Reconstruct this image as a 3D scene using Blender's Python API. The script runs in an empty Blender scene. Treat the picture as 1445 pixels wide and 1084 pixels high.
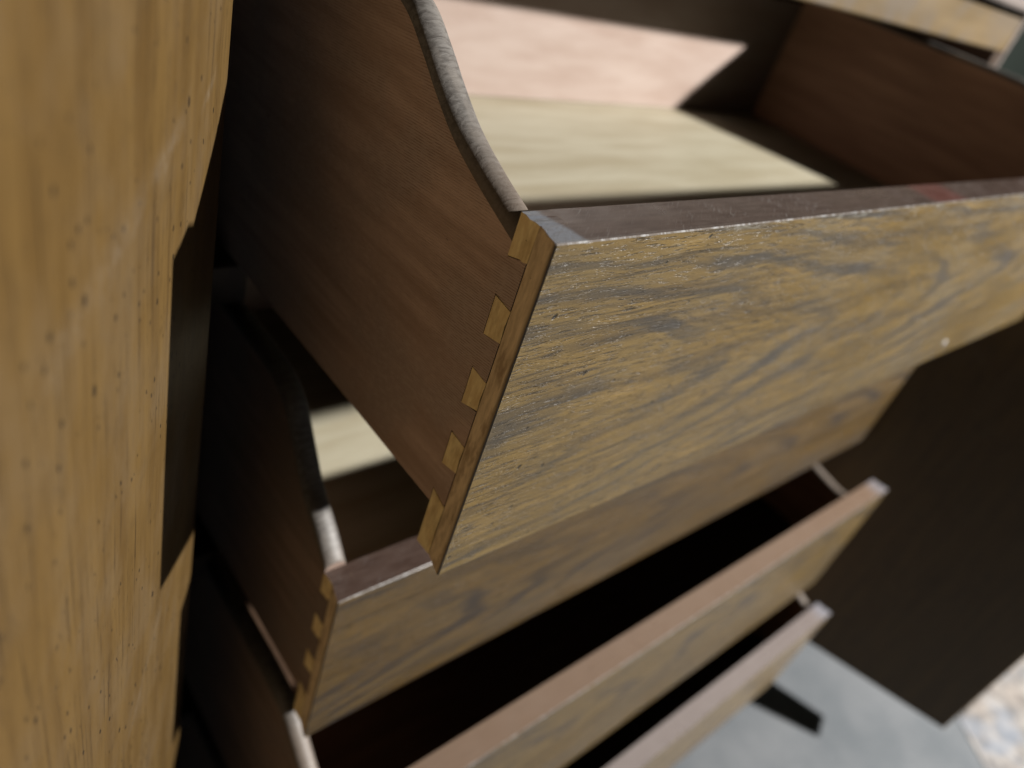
import bpy, math, random
import numpy as np
from mathutils import Matrix, Vector

random.seed(7)
scene = bpy.context.scene
COL = scene.collection

# ------------------------------------------------------------------ camera
cam_data = bpy.data.cameras.new('camera')
cam = bpy.data.objects.new('camera', cam_data)
COL.objects.link(cam)
RR = np.array([[0.74229161, -0.60742833, 0.28290281],
               [-0.19335377, -0.59840163, -0.77751515],
               [0.64157423, 0.52244264, -0.56163707]])
CAM = Vector((-0.14815143, -0.12258804, 0.0829927))
cam.matrix_world = Matrix((
    (RR[0][0], -RR[1][0], -RR[2][0], CAM.x),
    (RR[0][1], -RR[1][1], -RR[2][1], CAM.y),
    (RR[0][2], -RR[1][2], -RR[2][2], CAM.z),
    (0, 0, 0, 1)))
cam_data.sensor_width = 36.0
cam_data.lens = 26.87
cam_data.clip_start = 0.005
cam_data.clip_end = 50
cam_data.dof.use_dof = True
cam_data.dof.focus_distance = 0.238
cam_data.dof.aperture_fstop = 6.4
scene.camera = cam

# ------------------------------------------------------------------ world: dim room light
world = bpy.data.worlds.new('World')
scene.world = world
world.use_nodes = True
bg = world.node_tree.nodes['Background']
bg.inputs['Color'].default_value = (0.80, 0.90, 1.0, 1)
bg.inputs['Strength'].default_value = 0.002

# ------------------------------------------------------------------ the work lamp, about two metres off to the right
lamp_data = bpy.data.lights.new('work_lamp', 'POINT')
lamp_data.energy = 600
lamp_data.color = (1.0, 0.955, 0.90)
lamp_data.shadow_soft_size = 0.028
lamp = bpy.data.objects.new('work_lamp', lamp_data)
lamp.location = (1.5, -1.305, 0.713)
COL.objects.link(lamp)

vs = scene.view_settings
vs.view_transform = 'Standard'
vs.look = 'None'
vs.exposure = 0.0
vs.gamma = 1.0
vs.use_curve_mapping = False
scene.cycles.max_bounces = 10
scene.cycles.diffuse_bounces = 1
scene.cycles.sample_clamp_indirect = 3.0


# ------------------------------------------------------------------ node helpers
class G:
    def __init__(self, name):
        self.mat = bpy.data.materials.new(name)
        self.mat.use_nodes = True
        self.nt = self.mat.node_tree
        self.bsdf = self.nt.nodes['Principled BSDF']
        self._co = None

    def put(self, sock, v):
        if isinstance(v, bpy.types.NodeSocket):
            self.nt.links.new(v, sock)
        elif v is not None:
            if isinstance(v, (tuple, list)) and len(v) == 3 and sock.type == 'RGBA':
                v = (*v, 1)
            sock.default_value = v

    def node(self, t, **kw):
        n = self.nt.nodes.new(t)
        for k, v in kw.items():
            setattr(n, k, v)
        return n

    def m(self, op, a, b=None, c=None, clamp=False):
        n = self.node('ShaderNodeMath', operation=op, use_clamp=clamp)
        for i, v in enumerate((a, b, c)):
            if v is not None:
                self.put(n.inputs[i], v)
        return n.outputs[0]

    def co(self):
        if self._co is None:
            tc = self.node('ShaderNodeTexCoord')
            s = self.node('ShaderNodeSeparateXYZ')
            self.nt.links.new(tc.outputs['Object'], s.inputs[0])
            self._co = (s.outputs[0], s.outputs[1], s.outputs[2])
        return self._co

    def rnd(self):
        return self.node('ShaderNodeObjectInfo').outputs['Random']

    def xyz(self, x, y, z):
        n = self.node('ShaderNodeCombineXYZ')
        for i, v in enumerate((x, y, z)):
            self.put(n.inputs[i], v)
        return n.outputs[0]

    def noise(self, vec, scale=1.0, detail=4, rough=0.55, dist=0.0):
        n = self.node('ShaderNodeTexNoise')
        self.put(n.inputs['Vector'], vec)
        n.inputs['Scale'].default_value = scale
        n.inputs['Detail'].default_value = detail
        n.inputs['Roughness'].default_value = rough
        n.inputs['Distortion'].default_value = dist
        return n.outputs['Fac']

    def voro(self, vec, scale=1.0, rand=1.0):
        n = self.node('ShaderNodeTexVoronoi')
        self.put(n.inputs['Vector'], vec)
        n.inputs['Scale'].default_value = scale
        n.inputs['Randomness'].default_value = rand
        return n.outputs['Distance'], n.outputs['Color']

    def ss(self, v, lo, hi, a=0.0, b=1.0):
        n = self.node('ShaderNodeMapRange', interpolation_type='SMOOTHSTEP')
        self.put(n.inputs[0], v)
        for i, q in enumerate((lo, hi, a, b)):
            self.put(n.inputs[1 + i], q)
        return n.outputs[0]

    def mix(self, f, a, b, mode='MIX'):
        n = self.node('ShaderNodeMix', data_type='RGBA', blend_type=mode)
        self.put(n.inputs[0], f)
        self.put(n.inputs[6], a)
        self.put(n.inputs[7], b)
        return n.outputs[2]

    def bump(self, h, strength=0.3, dist=0.001, prev=None):
        n = self.node('ShaderNodeBump')
        n.inputs['Strength'].default_value = strength
        n.inputs['Distance'].default_value = dist
        self.put(n.inputs['Height'], h)
        if prev is not None:
            self.put(n.inputs['Normal'], prev)
        return n.outputs[0]

    def out(self, color=None, rough=None, normal=None, spec=None, coat=None, coat_rough=0.2, metal=None):
        b = self.bsdf
        self.put(b.inputs['Base Color'], color)
        self.put(b.inputs['Roughness'], rough)
        self.put(b.inputs['Normal'], normal)
        self.put(b.inputs['Specular IOR Level'], spec)
        self.put(b.inputs['Metallic'], metal)
        if coat is not None:
            self.put(b.inputs['Coat Weight'], coat)
            b.inputs['Coat Roughness'].default_value = coat_rough
        return self.mat


def specks(g, a, b, scale, keep, size, rot=0.5, stretch=2.2):
    """small elongated dark distress flecks on the (a, b) plane, 0..1 mask"""
    ca, sa = math.cos(rot), math.sin(rot)
    u = g.m('ADD', g.m('MULTIPLY', a, ca), g.m('MULTIPLY', b, sa))
    v = g.m('SUBTRACT', g.m('MULTIPLY', b, ca), g.m('MULTIPLY', a, sa))
    d, c = g.voro(g.xyz(g.m('DIVIDE', u, stretch), v, 0.0), scale)
    sep = g.node('ShaderNodeSeparateColor')
    g.nt.links.new(c, sep.inputs[0])
    k = g.ss(sep.outputs[0], 1 - keep, 1 - keep + 0.02)
    sz = g.m('MULTIPLY', g.m('ADD', sep.outputs[1], 0.35), size)
    hit = g.m('SUBTRACT', 1.0, g.ss(d, g.m('MULTIPLY', sz, 0.7), sz))
    return g.m('MULTIPLY', hit, k)


def mat_front(name='honey_oak_veneer', tone=(1.0, 1.0, 1.0)):
    g = G(name)
    x, y, z = g.co()
    off = g.m('MULTIPLY', g.m('ROUND', g.m('MULTIPLY', g.rnd(), 6.0)), 1.37)
    xo = g.m('ADD', x, 0.0)
    warp = g.noise(g.xyz(g.m('MULTIPLY', x, 5.0), off, g.m('MULTIPLY', z, 22.0)), 1.0, 3, 0.5)
    warp2 = g.noise(g.xyz(g.m('MULTIPLY', x, 24.0), g.m('ADD', off, 3.3), g.m('MULTIPLY', z, 95.0)), 1.0, 3, 0.6)
    w1 = g.m('SUBTRACT', warp, 0.5)
    w2 = g.m('SUBTRACT', warp2, 0.5)
    # coordinate that runs across the grain and follows its waves
    zf = g.m('ADD', g.m('ADD', z, g.m('MULTIPLY', w1, 0.016)), g.m('MULTIPLY', w2, 0.0015))
    v = g.m('ADD', g.m('ADD', z, 0.066), g.m('MULTIPLY', x, -0.03))
    gg = g.m('ADD', xo, g.m('MULTIPLY', g.m('MULTIPLY', v, v), 75.0))
    gg = g.m('ADD', gg, g.m('MULTIPLY', w1, 0.22))
    gg = g.m('ADD', gg, g.m('MULTIPLY', w2, 0.045))
    fine = g.noise(g.xyz(g.m('MULTIPLY', x, 9.0), off, g.m('MULTIPLY', zf, 520.0)), 1.0, 6, 0.72)
    mid = g.noise(g.xyz(g.m('MULTIPLY', x, 5.5), g.m('ADD', off, 2.0), g.m('MULTIPLY', zf, 170.0)), 1.0, 5, 0.62)
    dash = g.noise(g.xyz(g.m('MULTIPLY', x, 95.0), 4.0, g.m('MULTIPLY', zf, 1450.0)), 1.0, 3, 0.6)
    blotch = g.noise(g.xyz(g.m('MULTIPLY', x, 9.0), off, g.m('MULTIPLY', z, 24.0)), 1.0, 4, 0.6)
    b2 = g.noise(g.xyz(g.m('MULTIPLY', x, 18.0), g.m('ADD', off, 5.0), g.m('MULTIPLY', zf, 95.0)), 1.0, 4, 0.6)
    ringa = g.m('ADD', g.m('MULTIPLY', g.m('SINE', g.m('MULTIPLY', gg, 2 * math.pi / 0.085)), 0.5), 0.5)
    ringb = g.m('ADD', g.m('MULTIPLY', g.m('SINE', g.m('MULTIPLY', gg, 2 * math.pi / 0.0185)), 0.5), 0.5)
    fray = g.m('ADD', g.m('MULTIPLY', g.m('SUBTRACT', fine, 0.5), 0.9), g.m('MULTIPLY', g.m('SUBTRACT', mid, 0.5), 0.7))
    dark = g.m('MULTIPLY', g.ss(g.m('ADD', ringa, g.m('MULTIPLY', fray, 0.8)), 0.52, 1.02), g.ss(blotch, 0.38, 0.62, 0.15, 1.0))
    thin = g.m('MULTIPLY', g.ss(g.m('ADD', ringb, fray), 0.66, 1.05), g.ss(b2, 0.34, 0.62, 0.25, 1.0))
    col = g.mix(g.ss(blotch, 0.3, 0.72), (0.1076, 0.06809, 0.01626), (0.0977, 0.06967, 0.02735))
    col = g.mix(g.m('MULTIPLY', g.ss(b2, 0.46, 0.72), 0.5), col, (0.178, 0.1166, 0.03596))
    col = g.mix(g.m('MULTIPLY', g.ss(mid, 0.45, 0.68), 0.68), col, (0.05134, 0.03483, 0.01552))
    col = g.mix(g.m('MULTIPLY', thin, 0.38), col, (0.03312, 0.02375, 0.01294))
    col = g.mix(g.m('MULTIPLY', g.ss(fine, 0.49, 0.64), 0.74), col, (0.02153, 0.01583, 0.00924))
    col = g.mix(g.m('MULTIPLY', dark, 0.86), col, (0.02401, 0.02098, 0.01774))
    pm = g.m('MULTIPLY', g.ss(dash, 0.54, 0.63), g.ss(b2, 0.30, 0.55, 0.35, 1.0))
    col = g.mix(g.m('MULTIPLY', pm, 0.78), col, (0.02056, 0.01513, 0.008693))
    sp = specks(g, x, z, 80.0, 0.85, 0.078, 0.75, 1.8)
    sp2 = specks(g, g.m('ADD', x, 0.37), z, 170.0, 0.6, 0.100, 0.6, 1.6)
    spk = g.m('MAXIMUM', sp, sp2)
    col = g.mix(g.m('MULTIPLY', spk, 0.94), col, (0.005482, 0.005503, 0.005217))
    # pale scuffs close under the top arris
    sc = g.noise(g.xyz(g.m('MULTIPLY', x, 60.0), 0.0, g.m('MULTIPLY', z, 330.0)), 1.0, 5, 0.7)
    nb = g.noise(g.xyz(g.m('MULTIPLY', x, 9.0), 8.0, 0.0), 1.0, 2, 0.5)
    near = g.ss(z, g.m('MULTIPLY', nb, -0.028), -0.001)
    scuff = g.m('MULTIPLY', g.m('MULTIPLY', near, g.ss(sc, 0.56, 0.66)), g.ss(x, 0.02, 0.20, 0.25, 1.0))
    col = g.mix(g.m('MULTIPLY', scuff, 0.5), col, (0.2878, 0.2889, 0.255))
    h = g.m('SUBTRACT', g.m('MULTIPLY', fine, -0.6), g.m('ADD', g.m('MULTIPLY', pm, 0.8), spk))
    grit = g.noise(g.xyz(g.m('MULTIPLY', x, 650.0), 0.0, g.m('MULTIPLY', z, 1100.0)), 1.0, 3, 0.7)
    nrm = g.bump(h, 0.75, 0.00040)
    nrm = g.bump(grit, 0.55, 0.0003, nrm)
    rough = g.ss(blotch, 0.3, 0.7, 0.30, 0.46)
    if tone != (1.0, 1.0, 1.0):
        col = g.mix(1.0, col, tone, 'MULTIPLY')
    return g.out(col, rough, nrm, 0.36)


def mat_door():
    g = G('honey_door_wood')
    x, y, z = g.co()
    wob = g.noise(g.xyz(g.m('MULTIPLY', x, 12.0), 0.0, g.m('MULTIPLY', z, 5.0)), 1.0, 3, 0.55)
    u = g.m('ADD', x, g.m('MULTIPLY', wob, 0.012))
    st = g.noise(g.xyz(g.m('MULTIPLY', u, 110.0), 0.0, g.m('MULTIPLY', z, 7.0)), 1.0, 5, 0.62)
    fine = g.noise(g.xyz(g.m('MULTIPLY', u, 620.0), 0.0, g.m('MULTIPLY', z, 15.0)), 1.0, 5, 0.7)
    dash = g.noise(g.xyz(g.m('MULTIPLY', u, 1500.0), 3.0, g.m('MULTIPLY', z, 120.0)), 1.0, 2, 0.55)
    bl = g.noise(g.xyz(g.m('MULTIPLY', x, 34.0), 2.0, g.m('MULTIPLY', z, 22.0)), 1.0, 5, 0.62)
    b2 = g.noise(g.xyz(g.m('MULTIPLY', x, 95.0), 9.0, g.m('MULTIPLY', z, 60.0)), 1.0, 4, 0.6)
    col = g.mix(g.ss(st, 0.32, 0.68), (0.06399, 0.03732, 0.01172), (0.08909, 0.05422, 0.01774))
    col = g.mix(g.m('MULTIPLY', g.ss(bl, 0.42, 0.70), 0.75), col, (0.07922, 0.05281, 0.02466))
    col = g.mix(g.m('MULTIPLY', g.ss(b2, 0.50, 0.74), 0.45), col, (0.05332, 0.0331, 0.01323))
    zone = g.noise(g.xyz(g.m('MULTIPLY', x, 40.0), 6.0, g.m('MULTIPLY', z, 9.0)), 1.0, 2, 0.5)
    fm = g.m('MULTIPLY', g.ss(fine, 0.53, 0.66), g.ss(zone, 0.34, 0.54, 0.4, 1.0))
    col = g.mix(g.m('MULTIPLY', fm, 0.85), col, (0.02362, 0.01408, 0.006013))
    dm = g.m('MULTIPLY', g.ss(dash, 0.62, 0.72), g.ss(zone, 0.40, 0.55))
    col = g.mix(g.m('MULTIPLY', dm, 0.7), col, (0.01524, 0.009158, 0.004209))
    sp = specks(g, z, x, 120.0, 0.9, 0.105, 0.12, 1.8)
    sp2 = specks(g, z, g.m('ADD', x, 0.61), 260.0, 0.8, 0.15, 0.12, 1.8)
    spk = g.m('MULTIPLY', g.m('MAXIMUM', sp, sp2), g.ss(bl, 0.34, 0.46))
    col = g.mix(g.m('MULTIPLY', spk, 0.93), col, (0.004571, 0.003521, 0.003007))
    # pale rub marks that run across the grain
    rub = g.noise(g.xyz(g.m('MULTIPLY', x, 420.0), 0.0, g.m('MULTIPLY', z, 260.0)), 1.0, 5, 0.7)
    marks = None
    for (x0, z0, x1, z1, w, k0) in ((0.016, 0.0065, 0.038, -0.0045, 0.0030, 0.9), (0.050, 0.003, 0.087, -0.005, 0.0055, 0.75),
                                    (0.080, -0.0035, 0.150, -0.016, 0.0075, 0.5), (0.055, -0.192, 0.105, -0.228, 0.0035, 0.6),
                                    (0.030, -0.172, 0.062, -0.236, 0.0022, 0.5)):
        L = math.hypot(x1 - x0, z1 - z0)
        dx, dz = (x1 - x0) / L, (z1 - z0) / L
        px = g.m('SUBTRACT', x, x0)
        pz = g.m('SUBTRACT', z, z0)
        t = g.m('ADD', g.m('MULTIPLY', px, dx), g.m('MULTIPLY', pz, dz))
        dd = g.m('SUBTRACT', g.m('MULTIPLY', px, -dz), g.m('MULTIPLY', pz, -dx))
        dd = g.m('ABSOLUTE', g.m('ADD', dd, g.m('MULTIPLY', g.m('SUBTRACT', bl, 0.5), 0.016)))
        k = g.m('MULTIPLY', g.m('MULTIPLY', g.ss(dd, 0.0, w, 1.0, 0.0), k0),
                g.m('MULTIPLY', g.ss(t, 0.0, 0.012), g.ss(t, L - 0.014, L, 1.0, 0.0)))
        marks = k if marks is None else g.m('MAXIMUM', marks, k)
    marks = g.m('MULTIPLY', marks, g.ss(rub, 0.34, 0.66))
    col = g.mix(g.m('MULTIPLY', marks, 0.42), col, (0.1409, 0.1197, 0.09322))
    h = g.m('SUBTRACT', g.m('MULTIPLY', fine, -0.6), g.m('ADD', spk, g.m('MULTIPLY', dm, 0.6)))
    nrm = g.bump(h, 0.5, 0.0003)
    return g.out(col, g.ss(bl, 0.3, 0.7, 0.36, 0.5), nrm, 0.28)


def mat_side(name='mahogany_drawer_side', k=1.0):
    g = G(name)
    x, y, z = g.co()
    w = g.noise(g.xyz(0.0, g.m('MULTIPLY', y, 14.0), g.m('MULTIPLY', z, 40.0)), 1.0, 3, 0.5)
    zz = g.m('ADD', z, g.m('MULTIPLY', w, 0.0035))
    zz = g.m('ADD', zz, g.m('MULTIPLY', y, 0.10))
    saw = g.m('SINE', g.m('MULTIPLY', zz, 2 * math.pi / 0.00092))
    amp = g.noise(g.xyz(0.0, g.m('MULTIPLY', y, 260.0), g.m('MULTIPLY', z, 700.0)), 1.0, 3, 0.6)
    st = g.noise(g.xyz(0.0, g.m('MULTIPLY', y, 12.0), g.m('MULTIPLY', z, 150.0)), 1.0, 4, 0.6)
    bl = g.noise(g.xyz(0.0, g.m('MULTIPLY', y, 25.0), g.m('MULTIPLY', z, 30.0)), 1.0, 3, 0.5)
    col = g.mix(g.ss(st, 0.3, 0.7), (0.364, 0.2591, 0.2062), (0.5096, 0.3782, 0.3146))
    col = g.mix(g.m('MULTIPLY', g.ss(bl, 0.40, 0.66), 0.8), col, (0.4004, 0.3186, 0.2784))
    gro = g.m('MULTIPLY', g.ss(saw, 0.15, 0.95), g.ss(amp, 0.32, 0.6))
    gro = g.m('MULTIPLY', gro, g.ss(bl, 0.32, 0.62, 0.35, 1.0))
    col = g.mix(g.m('MULTIPLY', gro, 0.62), col, (0.1547, 0.08497, 0.05156))
    sp = specks(g, y, z, 190.0, 0.10, 0.09, 0.0, 3.0)
    col = g.mix(g.m('MULTIPLY', sp, 0.7), col, (0.091, 0.04248, 0.03094))
    h = g.m('ADD', g.m('MULTIPLY', saw, 0.5), g.m('MULTIPLY', amp, 0.6))
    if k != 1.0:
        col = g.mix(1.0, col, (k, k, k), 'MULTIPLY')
    return g.out(col, 0.62, g.bump(h, 0.35, 0.0003), 0.3)


def mat_side_top():
    g = G('dusty_rounded_side_top')
    x, y, z = g.co()
    a = g.noise(g.xyz(g.m('MULTIPLY', x, 130.0), g.m('MULTIPLY', y, 620.0), g.m('MULTIPLY', z, 620.0)), 1.0, 5, 0.66, 0.8)
    b = g.noise(g.xyz(g.m('MULTIPLY', x, 150.0), g.m('MULTIPLY', y, 60.0), g.m('MULTIPLY', z, 60.0)), 1.0, 3, 0.6)
    col = g.mix(g.ss(a, 0.36, 0.66), (0.066, 0.060, 0.055), (0.135, 0.128, 0.120))
    col = g.mix(g.m('MULTIPLY', g.ss(b, 0.45, 0.7), 0.55), col, (0.155, 0.140, 0.125))
    col = g.mix(g.m('MULTIPLY', g.ss(z, -0.004, 0.012, 1.0, 0.0), 0.6), col, (0.125, 0.095, 0.072))
    return g.out(col, 0.5, g.bump(a, 0.5, 0.0004), 0.4)


def mat_maple(name, c0, c1, stain, seed):
    g = G(name)
    x, y, z = g.co()
    n = g.noise(g.xyz(g.m('MULTIPLY', x, 250.0), g.m('MULTIPLY', y, 420.0), g.m('ADD', g.m('MULTIPLY', z, 110.0), seed)), 1.0, 4, 0.6)
    rn = g.m('MULTIPLY', g.rnd(), 9.0)
    b = g.noise(g.xyz(rn, g.m('MULTIPLY', y, 190.0), g.m('ADD', g.m('MULTIPLY', z, 75.0), seed)), 1.0, 4, 0.62)
    col = g.mix(g.ss(n, 0.3, 0.7), c0, c1)
    col = g.mix(g.m('MULTIPLY', g.ss(b, 0.50, 0.68), stain), col, (0.13, 0.055, 0.020))
    # dark glue line and finish that crept round the face edge
    ed = g.m('MULTIPLY', g.ss(g.m('ADD', y, g.m('MULTIPLY', n, -0.0022)), -0.0009, 0.0012, 1.0, 0.0), 0.8)
    col = g.mix(ed, col, (0.03, 0.022, 0.016))
    sp = specks(g, y, z, 420.0, 0.14, 0.14, 0.4, 1.4)
    col = g.mix(g.m('MULTIPLY', sp, 0.7), col, (0.05, 0.03, 0.015))
    return g.out(col, 0.6, g.bump(n, 0.35, 0.0003), 0.3)


def mat_top_edge(name='dark_lacquered_edge', k=1.0, corner=True, tint=None):
    g = G(name)
    x, y, z = g.co()
    a = g.noise(g.xyz(g.m('MULTIPLY', x, 60.0), g.m('MULTIPLY', y, 500.0), 0.0), 1.0, 4, 0.65)
    u = g.m('ADD', g.m('MULTIPLY', x, 0.8), g.m('MULTIPLY', y, 0.6))
    v = g.m('SUBTRACT', g.m('MULTIPLY', y, 0.8), g.m('MULTIPLY', x, 0.6))
    scr = g.noise(g.xyz(g.m('MULTIPLY', u, 120.0), g.m('MULTIPLY', v, 1600.0), 3.0), 1.0, 3, 0.6)
    bl = g.noise(g.xyz(g.m('MULTIPLY', x, 38.0), g.m('MULTIPLY', y, 40.0), 7.0), 1.0, 3, 0.5)
    col = g.mix(g.ss(a, 0.3, 0.7), (0.0434, 0.02604, 0.02046), (0.0744, 0.05084, 0.04216))
    col = g.mix(g.m('MULTIPLY', g.m('MULTIPLY', g.ss(scr, 0.55, 0.68), g.ss(bl, 0.4, 0.6)), 0.5), col, (0.2108, 0.1984, 0.1922))
    if tint:
        col = g.mix(g.ss(a, 0.25, 0.75), tuple(q * 0.88 for q in tint), tint)
    if corner:
        # pale blue-grey patch at the corner
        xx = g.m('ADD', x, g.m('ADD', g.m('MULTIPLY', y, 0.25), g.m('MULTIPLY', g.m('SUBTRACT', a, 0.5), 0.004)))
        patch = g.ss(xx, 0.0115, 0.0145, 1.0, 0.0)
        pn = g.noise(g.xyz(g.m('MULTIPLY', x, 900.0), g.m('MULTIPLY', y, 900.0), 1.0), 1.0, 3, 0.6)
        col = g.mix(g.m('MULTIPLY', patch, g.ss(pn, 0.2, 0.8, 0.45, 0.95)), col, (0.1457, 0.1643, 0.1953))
        # red smear further along
        rd = g.m('MULTIPLY', g.ss(x, 0.262, 0.275), g.ss(x, 0.300, 0.318, 1.0, 0.0))
        col = g.mix(g.m('MULTIPLY', rd, 0.4), col, (0.1426, 0.0279, 0.0217))
    else:  # bluish lamp glint painted on the right end of the edge
        glint_x = g.m('ADD', x, g.m('MULTIPLY', g.m('SUBTRACT', bl, 0.5), 0.02))
        col = g.mix(g.m('MULTIPLY', g.ss(glint_x, 0.655, 0.680), 0.7), col, (0.17, 0.18, 0.215))
    rough = g.ss(bl, 0.3, 0.7, 0.26, 0.42)
    return g.out(col, rough, g.bump(scr, 0.25, 0.0002), 0.55)


def mat_arris():
    g = G('worn_pale_arris')
    x, y, z = g.co()
    n = g.noise(g.xyz(g.m('MULTIPLY', x, 150.0), 0.0, 0.0), 1.0, 4, 0.7)
    col = g.mix(g.ss(n, 0.44, 0.62), (0.062, 0.0465, 0.0341), (0.2232, 0.2232, 0.2232))
    return g.out(col, 0.3, None, 0.6)


def mat_plain_wood(name, c0, c1, ax, ds, ss_, rough, spec=0.3, blot=None):
    """soft figure: ax = grain axis"""
    g = G(name)
    p = g.co()
    sc = [ss_, ss_, ss_]
    sc[ax] = ds
    v = g.xyz(*[g.m('MULTIPLY', p[i], sc[i]) for i in range(3)])
    n = g.noise(v, 1.0, 5, 0.62)
    v2 = g.xyz(*[g.m('MULTIPLY', p[i], sc[i] * 6.0) for i in range(3)])
    f = g.noise(v2, 1.0, 3, 0.6)
    col = g.mix(g.ss(n, 0.3, 0.7), c0, c1)
    if blot:
        b = g.noise(g.xyz(*[g.m('MULTIPLY', p[i], 22.0) for i in range(3)]), 1.0, 3, 0.55)
        col = g.mix(g.m('MULTIPLY', g.ss(b, 0.45, 0.7), 0.6), col, blot)
    return g.out(col, rough, g.bump(f, 0.3, 0.0003), spec)


def mat_concrete():
    g = G('grey_concrete')
    x, y, z = g.co()
    n = g.noise(g.xyz(g.m('MULTIPLY', x, 9.0), g.m('MULTIPLY', y, 9.0), 0.0), 1.0, 6, 0.6)
    f = g.noise(g.xyz(g.m('MULTIPLY', x, 160.0), g.m('MULTIPLY', y, 160.0), 0.0), 1.0, 4, 0.6)
    col = g.mix(g.ss(n, 0.3, 0.7), (0.07741, 0.0879, 0.09787), (0.1133, 0.1216, 0.1311))
    col = g.mix(g.m('MULTIPLY', g.ss(f, 0.5, 0.7), 0.35), col, (0.06042, 0.06733, 0.07437))
    return g.out(col, 0.7, g.bump(f, 0.4, 0.001), 0.3)


def mat_stone():
    g = G('mottled_stone')
    x, y, z = g.co()
    d, c = g.voro(g.xyz(x, y, 0.0), 55.0)
    n = g.noise(g.xyz(x, y, 2.0), 34.0, 5, 0.65)
    b = g.noise(g.xyz(x, y, 9.0), 15.0, 3, 0.55)
    col = g.mix(g.ss(n, 0.35, 0.65), (0.1008, 0.0972, 0.0972), (0.2376, 0.2232, 0.2088))
    col = g.mix(g.m('MULTIPLY', g.ss(b, 0.5, 0.62), 0.18), col, (0.1872, 0.1368, 0.0936))
    col = g.mix(g.m('MULTIPLY', g.ss(b, 0.48, 0.36), 0.45), col, (0.108, 0.144, 0.198))
    return g.out(col, 0.6, g.bump(n, 0.6, 0.003), 0.35)


def mat_simple(name, c, rough, metal=0.0, spec=0.4):
    g = G(name)
    x, y, z = g.co()
    n = g.noise(g.xyz(x, y, z), 180.0, 4, 0.6)
    col = g.mix(g.ss(n, 0.3, 0.7), tuple(q * 0.8 for q in c), c)
    return g.out(col, rough, g.bump(n, 0.2, 0.0003), spec, metal=metal)


M = {
    'front': mat_front(), 'door': mat_door(), 'side': mat_side(), 'side2': mat_side('shaded_mahogany_side', 0.48), 'sidetop': mat_side_top(),  # lower drawers' sides: same wood, darkened to paint in the shade of the gap
    'pin': mat_maple('tan_pin_wood', (0.6586, 0.5009, 0.2576), (0.88, 0.7445, 0.4186), 0.25, 0.0),
    'lap': mat_maple('stained_front_end', (0.5207, 0.4156, 0.2736), (0.7637, 0.6235, 0.4274), 0.45, 4.0),
    'edge': mat_top_edge(), 'edge2': mat_top_edge('brown_lacquered_edge', 1.0, False), 'edge3': mat_top_edge('light_glint_edge', 1.0, False, (0.155, 0.108, 0.078)), 'edge4': mat_top_edge('lilac_glint_edge', 1.0, False, (0.160, 0.138, 0.132)),
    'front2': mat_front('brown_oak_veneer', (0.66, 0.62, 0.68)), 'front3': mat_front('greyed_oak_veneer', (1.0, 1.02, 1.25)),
    'front4': mat_front('pale_sheen_veneer', (1.5, 1.65, 2.7)), 'arris': mat_arris(),  # lowest front: glossy lilac sheen painted into the veneer tone
    'back': mat_plain_wood('pink_plywood', (0.2177, 0.1623, 0.134), (0.2686, 0.2164, 0.188), 0, 10.0, 60.0, 0.55, 0.3),
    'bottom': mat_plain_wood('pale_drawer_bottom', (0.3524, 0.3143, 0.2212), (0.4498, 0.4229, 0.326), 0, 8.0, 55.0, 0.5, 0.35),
    'inner': mat_plain_wood('red_brown_lining', (0.255, 0.1445, 0.095), (0.375, 0.2295, 0.152), 1, 10.0, 90.0, 0.6, 0.25),
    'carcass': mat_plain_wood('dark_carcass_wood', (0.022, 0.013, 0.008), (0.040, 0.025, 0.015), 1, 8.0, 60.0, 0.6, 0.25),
    'honey': mat_plain_wood('honey_rail_wood', (0.0775, 0.0534, 0.024), (0.1085, 0.078, 0.0396), 0, 9.0, 60.0, 0.45, 0.25, (0.0775, 0.0672, 0.0582)),
    'greyrail': mat_plain_wood('grey_brown_top', (0.10, 0.085, 0.078), (0.16, 0.14, 0.13), 0, 9.0, 60.0, 0.35, 0.4),
    'wall': mat_simple('green_grey_paint', (0.0245, 0.03325, 0.028), 0.7),
    'darkbottom': mat_plain_wood('shaded_drawer_bottom', (0.045, 0.026, 0.016), (0.075, 0.045, 0.028), 0, 8.0, 55.0, 0.6, 0.25),  # shade inside the lower drawers put into a darker board colour
    'concrete': mat_concrete(), 'stone': mat_stone(),
    'steel': mat_simple('dull_steel', (0.55, 0.56, 0.58), 0.3, 1.0),
    'white': mat_simple('white_paint', (0.4, 0.4, 0.4), 0.4),
}


# ------------------------------------------------------------------ mesh helpers
def obj(name, verts, faces, mats, parent=None, fm=None, smooth=None):
    me = bpy.data.meshes.new(name)
    me.from_pydata([tuple(v) for v in verts], [], faces)
    for m_ in mats:
        me.materials.append(M[m_])
    if fm:
        for p, i in zip(me.polygons, fm):
            p.material_index = i
    if smooth:
        for p, s in zip(me.polygons, smooth):
            p.use_smooth = bool(s)
    me.update()
    o = bpy.data.objects.new(name, me)
    COL.objects.link(o)
    if parent:
        o.parent = parent
    return o


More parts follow.
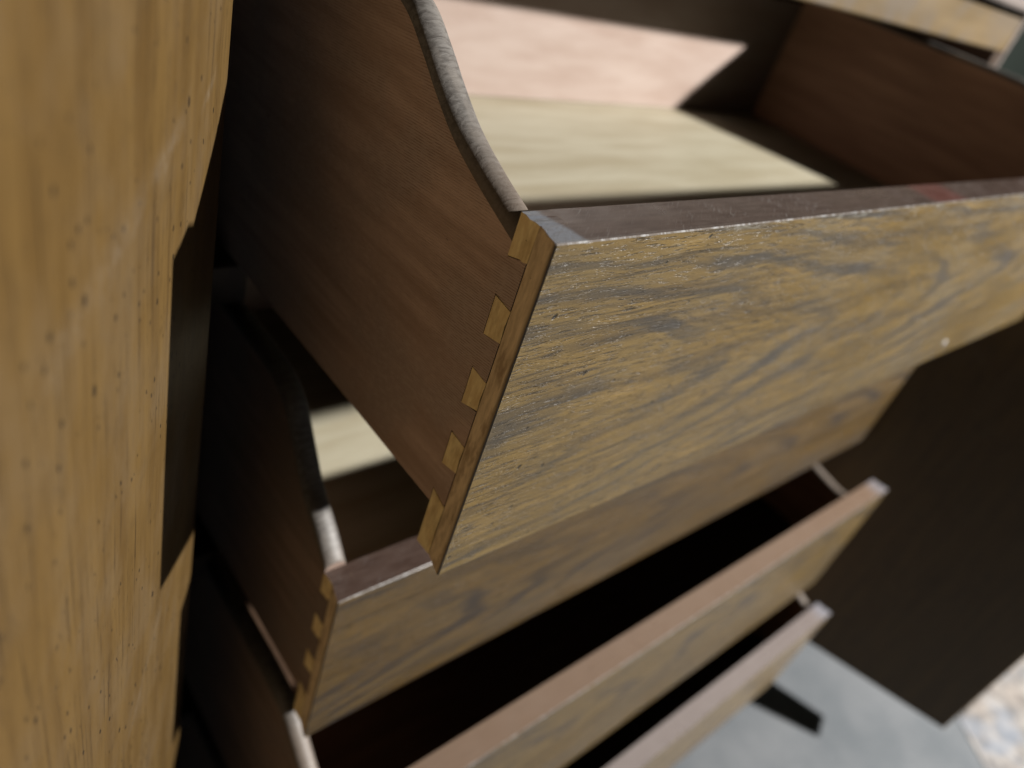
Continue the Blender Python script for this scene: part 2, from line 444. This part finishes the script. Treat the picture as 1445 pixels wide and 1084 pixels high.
def cbox(x0, x1, y0, y1, z0, z1, c=0.0008):
    """chamfered box as verts, faces (26-ish polygons)"""
    V, F = [], []
    idx = {}
    for ix, (sx, X, dx) in enumerate(((0, x0, c), (1, x1, -c))):
        for iy, (sy, Y, dy) in enumerate(((0, y0, c), (1, y1, -c))):
            for iz, (sz, Z, dz) in enumerate(((0, z0, c), (1, z1, -c))):
                idx[ix, iy, iz, 'x'] = len(V); V.append((X, Y + dy, Z + dz))
                idx[ix, iy, iz, 'y'] = len(V); V.append((X + dx, Y, Z + dz))
                idx[ix, iy, iz, 'z'] = len(V); V.append((X + dx, Y + dy, Z))
    q = [(0, 0), (0, 1), (1, 1), (1, 0)]
    for i in (0, 1):
        f = [idx[i, a, b, 'x'] for a, b in q]; F.append(f if i == 0 else f[::-1])
        f = [idx[a, i, b, 'y'] for a, b in q]; F.append(f[::-1] if i == 0 else f)
        f = [idx[a, b, i, 'z'] for a, b in q]; F.append(f if i == 0 else f[::-1])
    for a in (0, 1):
        for b in (0, 1):
            F.append([idx[a, b, 0, 'x'], idx[a, b, 1, 'x'], idx[a, b, 1, 'y'], idx[a, b, 0, 'y']])
            F.append([idx[a, 0, b, 'x'], idx[a, 1, b, 'x'], idx[a, 1, b, 'z'], idx[a, 0, b, 'z']])
            F.append([idx[0, a, b, 'y'], idx[1, a, b, 'y'], idx[1, a, b, 'z'], idx[0, a, b, 'z']])
            for d in (0, 1):
                F.append([idx[a, b, d, 'x'], idx[a, b, d, 'y'], idx[a, b, d, 'z']])
    return V, F


def fix_normals(o):
    import bmesh
    bm = bmesh.new()
    bm.from_mesh(o.data)
    bmesh.ops.recalc_face_normals(bm, faces=bm.faces)
    bm.to_mesh(o.data)
    bm.free()


def box(name, dims, mat, parent=None, c=0.0008):
    V, F = cbox(*dims, c=c)
    o = obj(name, V, F, [mat], parent)
    fix_normals(o)
    return o


def empty(name, loc, label, cat, group=None):
    o = bpy.data.objects.new(name, None)
    COL.objects.link(o)
    o.location = loc
    o.empty_display_size = 0.05
    o['label'] = label
    o['category'] = cat
    if group:
        o['group'] = group
    return o


# ------------------------------------------------------------------ floor
floor = obj('floor', [(-4, -5, 0), (6, -5, 0), (6, 4, 0), (-4, 4, 0)], [(0, 1, 2, 3)], ['concrete'])
floor.location = (0, 0, -0.812)
floor['kind'] = 'structure'

wall = obj('wall', [(-3, 0, 0), (5, 0, 0), (5, 0, 2.4), (-3, 0, 2.4)], [(0, 1, 2, 3)], ['wall'])
wall.location = (0, 0.95, -0.812)
wall['kind'] = 'structure'

V, F = [], []
rng = random.Random(3)
pts = []
for k in range(40):
    a = 2 * math.pi * k / 40
    ca, sa = math.cos(a), math.sin(a)
    s = 1.0 / max(abs(ca) / 0.36, abs(sa) / 0.42)
    s *= 1 + 0.02 * rng.uniform(-1, 1)
    pts.append((ca * s, sa * s))
for zz, k in ((0, 1.0), (0.0010, 1.0), (0.0016, 0.992)):
    V += [(px * k, py * k, zz) for px, py in pts]
for r_ in range(2):
    for k in range(40):
        F.append([r_ * 40 + k, r_ * 40 + (k + 1) % 40, (r_ + 1) * 40 + (k + 1) % 40, (r_ + 1) * 40 + k])
F.append(list(range(80, 120)))
slab = obj('stone_slab', V, F, ['stone'])
slab.location = (1.36, -0.66, -0.8115)
slab['label'] = 'pale mottled stone slab on the concrete beyond the open right door'
slab['category'] = 'stone slab'

# ------------------------------------------------------------------ dresser carcass
W = 0.6855
YF = 0.190                       # plane of the carcass front
dresser = empty('dresser', (0, 0, -0.812), 'dark-lined wooden dresser whose two honey-brown doors stand open around the drawers', 'dresser')
Z0 = 0.812                       # parts are in dresser coordinates: z above the floor


def dz(z):
    return z + Z0


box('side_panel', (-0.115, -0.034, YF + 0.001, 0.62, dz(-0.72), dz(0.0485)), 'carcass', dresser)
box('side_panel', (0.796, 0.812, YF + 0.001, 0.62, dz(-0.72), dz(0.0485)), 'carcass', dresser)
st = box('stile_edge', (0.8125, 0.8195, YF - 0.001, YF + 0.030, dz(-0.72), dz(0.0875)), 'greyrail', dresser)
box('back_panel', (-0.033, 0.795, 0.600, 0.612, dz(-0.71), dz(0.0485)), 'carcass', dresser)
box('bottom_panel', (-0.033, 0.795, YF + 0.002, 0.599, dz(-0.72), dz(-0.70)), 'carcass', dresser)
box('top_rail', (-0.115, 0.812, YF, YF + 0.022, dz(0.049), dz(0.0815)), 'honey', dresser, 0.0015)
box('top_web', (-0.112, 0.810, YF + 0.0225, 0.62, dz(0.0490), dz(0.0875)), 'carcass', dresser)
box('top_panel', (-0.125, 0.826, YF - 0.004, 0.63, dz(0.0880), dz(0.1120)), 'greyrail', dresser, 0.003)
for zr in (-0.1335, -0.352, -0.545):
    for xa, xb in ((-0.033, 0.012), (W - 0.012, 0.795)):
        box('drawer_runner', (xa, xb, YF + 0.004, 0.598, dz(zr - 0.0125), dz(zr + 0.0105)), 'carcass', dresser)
for x_, y_ in ((-0.100, 0.225), (0.765, 0.225), (-0.100, 0.58), (0.765, 0.58)):
    Vv, Ff = [], []
    for zz, s in ((0.0, 0.014), (dz(-0.7205), 0.022)):
        for a, b in ((-1, -1), (1, -1), (1, 1), (-1, 1)):
            Vv.append((x_ + 0.022 + a * s, y_ + b * s, zz))
    Ff = [(0, 1, 5, 4), (1, 2, 6, 5), (2, 3, 7, 6), (3, 0, 4, 7), (0, 3, 2, 1), (4, 5, 6, 7)]
    obj('leg', Vv, Ff, ['carcass'], dresser)


def door(name, hx, hy, ang, mirror, zb, zt, width, label, thick=0.04):
    """slab door hung at (hx, hy); ang measured from straight out; its inner face looks at the drawers"""
    V, F = cbox(0.0, width, 0.0, thick, zb, zt, 0.0022)
    if mirror:
        V = [(x, -y, z) for x, y, z in V]
    o = obj('door', V, F, ['door'], dresser)
    fix_normals(o)
    if not mirror:
        # local x runs out along (-sin, -cos); local y points behind the visible face
        o.matrix_local = Matrix.Translation((hx, hy, Z0)) @ Matrix((
            (-math.sin(ang), -math.cos(ang), 0, 0), (-math.cos(ang), math.sin(ang), 0, 0), (0, 0, 1, 0), (0, 0, 0, 1)))
    else:
        o.matrix_local = Matrix.Translation((hx, hy, Z0)) @ Matrix((
            (math.sin(ang), -math.cos(ang), 0, 0), (-math.cos(ang), -math.sin(ang), 0, 0), (0, 0, 1, 0), (0, 0, 0, 1)))
    o['label'] = label
    return o


door('door', -0.0412, 0.1153, 0.605, False, -0.691, 0.14, 0.36, 'lamp-lit honey-brown left door with dark flecks')
door('door', 0.739, 0.1045, 0.3345, True, -0.691, 0.045, 0.3395, 'right door, its inner face in deep shadow')


# ------------------------------------------------------------------ drawers
def catmull(pts, y):
    n = len(pts)
    if y <= pts[0][0]:
        return pts[0][1]
    for i in range(n - 1):
        if y <= pts[i + 1][0]:
            p1, p2 = pts[i], pts[i + 1]
            m1 = (pts[i + 1][1] - pts[max(i - 1, 0)][1]) / (pts[i + 1][0] - pts[max(i - 1, 0)][0])
            m2 = (pts[min(i + 2, n - 1)][1] - p1[1]) / (pts[min(i + 2, n - 1)][0] - p1[0])
            h = p2[0] - p1[0]
            t = (y - p1[0]) / h
            return ((2 * t**3 - 3 * t**2 + 1) * p1[1] + (t**3 - 2 * t**2 + t) * h * m1 +
                    (-2 * t**3 + 3 * t**2) * p2[1] + (t**3 - t**2) * h * m2)
    return pts[-1][1]


T = 0.0185       # front thickness
LAP = 0.0101     # lap in front of the dovetails
LIP = 0.0027     # the face flares out past the sides by this much
ST = 0.0118      # side thickness


def make_front(parent, h, seed, jag, fmat, emat):
    rng = random.Random(seed)
    # outline seen from above, left end first, then mirrored; y=0 is the show face
    left = [(LIP + 0.011, T), (LIP + 0.011, LAP)]
    n = 7
    for k in range(n + 1):
        t = k / n
        y = LAP + (0.0004 - LAP) * t
        left.append((LIP * (1 - t) ** 1.15, y))
    left.append((0.0004, 0.0))
    poly = left + [(W - x, y) for x, y in reversed(left)]
    N = len(poly)
    V, F, fm = [], [], []
    ch = 0.00045
    zs = [-h, -h + ch, -ch, 0.0]
    for li, z in enumerate(zs):
        for k, (x, y) in enumerate(poly):
            xx, yy, zz = x, y, z
            if li in (0, 3) and y < 0.0003:
                yy = y + ch
            if li in (0, 3) and 2 <= k <= n + 2 and li == 3:
                xx += abs(rng.gauss(0, jag)); zz -= abs(rng.gauss(0, jag * 0.5))
            V.append((xx, yy, zz))
    for li in range(3):
        for k in range(N):
            k2 = (k + 1) % N
            F.append([li * N + k, li * N + k2, (li + 1) * N + k2, (li + 1) * N + k])
            y1, y2 = poly[k][1], poly[k2][1]
            if y1 == 0.0 and y2 == 0.0:
                fm.append(2 if li == 2 else 0)
            elif k == N - 1:
                fm.append(3)
            elif (y1 < 0.001 and y2 < 0.001):
                fm.append(2 if jag else 0)
            else:
                fm.append(1)
    F.append(list(range(3 * N, 4 * N))); fm.append(4)
    F.append(list(range(N))[::-1]); fm.append(1)
    o = obj('front', V, F, [fmat, 'lap', 'arris', 'inner', emat], parent, fm)
    fix_normals(o)
    return o


def make_pins(front, h, side, seed, emat):
    """the tan fingers of the front that show through the drawer side"""
    rng = random.Random(seed)
    pitch = 0.0279
    n = max(2, round((h - 0.028) / pitch))
    pitch = (h - 0.0281) / n
    spans = [(0.0, -0.0143, 0.0, -0.0119)]
    for k in range(1, n):
        c = -0.0072 - pitch * k + 0.0002
        spans.append((c + 0.0071, c - 0.0071, c + 0.0057, c - 0.0057))
    spans.append((-h + 0.0281, -h, -h + 0.0255, -h))
    xo = LIP - 0.00018
    xi = LIP + 0.01098
    for i, (a, b, c, d) in enumerate(spans):
        top = i == 0
        # side view polygon in (y, z); jagged upper edge on the first finger
        ya, yl = T - (0.0001 if top else 0.00045), LAP + 0.00003
        jag = [rng.uniform(-0.0006, 0.0006) for _ in range(6)]
        pol = [(ya, b + jag[0]), (ya, a if top else a + jag[1] * 0.6)]
        if top:
            for k in range(1, 4):
                pol.append((ya + (yl - ya) * k / 4, 0.0))
        pol.append((yl, c if top else c + jag[2]))
        if not top:
            pol.append((yl + 0.0004, (c + d) / 2 + jag[5]))
        pol.append((yl, d + jag[3] if d > -h else d))
        if top:
            pol.append((yl + 0.0015, d - 0.0009))
            pol.append((yl + 0.0035, (b + d) / 2 + 0.0003))
        N = len(pol)
        V = []
        for x in (xo, xi):
            for j, (y, z) in enumerate(pol):
                xx = x
                zz = z
                if top and x == xo and z == 0.0:
                    xx += abs(rng.gauss(0, 0.00022)); zz -= abs(rng.gauss(0, 0.00015))
                V.append((xx, y, zz))
        F = [list(range(N)), list(range(N, 2 * N))[::-1]]
        fm = [0, 0]
        for j in range(N):
            j2 = (j + 1) % N
            F.append([j, j2, N + j2, N + j])
            fm.append(1 if (top and pol[j][1] == 0.0 and pol[j2][1] == 0.0) else 0)
        if side > 0:
            V = [(W - x, y, z) for x, y, z in V]
        o = obj('dovetail_pin', V, F, ['pin', emat], front, fm)
        fix_normals(o)
    return spans


def make_side(parent, h, side, ctrl, depth, zbot, spans, smat='side'):
    """rounded-top drawer side with a swept-down front end and tails between the pins"""
    V, F, fm, sm = [], [], [], []
    r = ST / 2
    ys = [T] + [T + 0.0018 * k for k in range(1, 46)]
    y = ys[-1]
    while y < depth:
        y += 0.018
        ys.append(min(y, depth))
    NA = 10
    rings = []
    for y in ys:
        zt = catmull(ctrl, y)
        ring = [(0.0, y, zbot), (0.0, y, zt - r * 0.8)]
        for k in range(1, NA):
            a = math.pi * (1 - k / NA)
            ring.append((r + r * math.cos(a), y, zt - r * 0.8 + r * 0.8 * math.sin(a)))
        ring += [(ST, y, zt - r * 0.8), (ST, y, zbot)]
        rings.append(ring)
    n = len(rings[0])
    for ring in rings:
        V += [(LIP + x, y, z) for x, y, z in ring]
    for i in range(len(rings) - 1):
        for k in range(n):
            k2 = (k + 1) % n
            F.append([i * n + k, i * n + k2, (i + 1) * n + k2, (i + 1) * n + k])
            if k in (0,):
                fm.append(0); sm.append(0)
            elif 1 <= k <= NA:
                fm.append(1); sm.append(1)
            elif k == NA + 1:
                fm.append(2); sm.append(0)
            else:
                fm.append(0); sm.append(0)
    F.append(list(range(n))); fm.append(0); sm.append(0)
    F.append(list(range((len(rings) - 1) * n, len(rings) * n))[::-1]); fm.append(0); sm.append(0)
    # tails
    g = 0.00035
    for (a0, b0, c0, d0), (a1, b1, c1, d1) in zip(spans[:-1], spans[1:]):
        lo_i = a1 + g
        if b0 - g < zbot:
            continue
        lo_o = c1 + g
        base = len(V)
        pol = [(T, max(b0 - g, zbot)), (T, max(lo_i, zbot)), (LAP + 0.00045, max(lo_o, zbot)), (LAP + 0.00045, d0 - g)]
        for x in (0.0, 0.0100):
            V += [(LIP + x, y, z) for y, z in pol]
        F += [[base, base + 1, base + 2, base + 3], [base + 7, base + 6, base + 5, base + 4]]
        for j in range(4):
            j2 = (j + 1) % 4
            F.append([base + j, base + j2, base + 4 + j2, base + 4 + j])
        fm += [0] * 6; sm += [0] * 6
    if side > 0:
        V = [(W - x, y, z) for x, y, z in V]
    o = obj('side', V, F, [smat, 'sidetop', 'inner'], parent, fm, sm)
    fix_normals(o)
    return o


def make_drawer(loc, h, ctrl, depth, bottom_z, label, seed, jag, fmat='front', emat='edge', bmat='bottom', ctrl_r=None):
    d = empty('drawer', loc, label, 'drawer', 'drawers pulled out of the dresser like stairs')
    fr = make_front(d, h, seed, jag, fmat, emat)
    zbot = -h + 0.0216
    for side in (-1, 1):
        spans = make_pins(fr, h, side, seed + side, emat)
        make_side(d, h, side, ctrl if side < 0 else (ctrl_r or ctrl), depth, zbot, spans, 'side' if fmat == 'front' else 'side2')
    xi = LIP + ST
    box('back', (xi + 0.0002, W - xi - 0.0002, depth - 0.0135, depth - 0.002, bottom_z + 0.0003, catmull(ctrl, depth) - 0.012), 'back' if bmat == 'bottom' else bmat, d)
    box('bottom_panel', (xi - 0.004, W - xi + 0.004, T + 0.0003, depth - 0.0005, bottom_z - 0.005, bottom_z), bmat, d, 0.0004)
    return d, fr


curve1 = [(0.0185, -0.0050), (0.0300, -0.0008), (0.0400, 0.0030), (0.0553, 0.0100), (0.0680, 0.0185), (0.0780, 0.0262),
          (0.0910, 0.0350), (0.1060, 0.0395), (0.1250, 0.0408), (0.40, 0.0408)]
curve2 = [(0.0185, 0.0040), (0.0300, 0.0150), (0.0489, 0.0300), (0.0637, 0.0480), (0.0755, 0.0620), (0.090, 0.0690), (0.110, 0.0710), (0.40, 0.0710)]
curve3 = [(0.0185, -0.030), (0.0350, -0.0245), (0.0530, -0.0120), (0.0645, -0.0030), (0.0820, 0.0095), (0.1000, 0.0145), (0.120, 0.0160), (0.40, 0.0160)]
curve4 = [(0.0185, -0.010), (0.0470, -0.0010), (0.0700, 0.0050), (0.1000, 0.0090), (0.130, 0.0100), (0.40, 0.0100)]

d1, f1 = make_drawer((0, 0, 0), 0.140, curve1, 0.362, -0.0885,
                     'topmost drawer, sharp dovetailed corner and flecked honey-brown front nearest the camera', 11, 0.00030)
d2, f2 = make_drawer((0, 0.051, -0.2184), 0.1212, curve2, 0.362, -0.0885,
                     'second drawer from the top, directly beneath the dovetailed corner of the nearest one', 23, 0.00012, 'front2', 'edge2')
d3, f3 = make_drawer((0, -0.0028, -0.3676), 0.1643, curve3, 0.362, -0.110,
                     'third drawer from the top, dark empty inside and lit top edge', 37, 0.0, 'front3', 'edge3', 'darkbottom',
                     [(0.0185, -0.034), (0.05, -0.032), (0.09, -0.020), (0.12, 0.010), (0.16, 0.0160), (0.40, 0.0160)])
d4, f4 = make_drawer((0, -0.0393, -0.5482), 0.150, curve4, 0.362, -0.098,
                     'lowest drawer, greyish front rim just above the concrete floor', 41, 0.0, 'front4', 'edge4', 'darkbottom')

# small things on the top drawer's front: a dried white paint spot
V, F = [], []
rng = random.Random(5)
for ri, (rad, hh) in enumerate(((0.0030, 0.0), (0.0024, -0.0005), (0.0012, -0.0008))):
    for k in range(10):
        a = 2 * math.pi * k / 10
        rr = rad * (1 + 0.2 * math.sin(3 * a + 1))
        V.append((0.4734 + 0.85 * rr * math.cos(a), hh - 0.0001, -0.1258 + 1.1 * rr * math.sin(a)))
for r_ in range(2):
    for k in range(10):
        F.append([r_ * 10 + k, r_ * 10 + (k + 1) % 10, (r_ + 1) * 10 + (k + 1) % 10, (r_ + 1) * 10 + k])
F.append(list(range(20, 30)))
ps = obj('paint_spot', V, F, ['white'], f1)
fix_normals(ps)
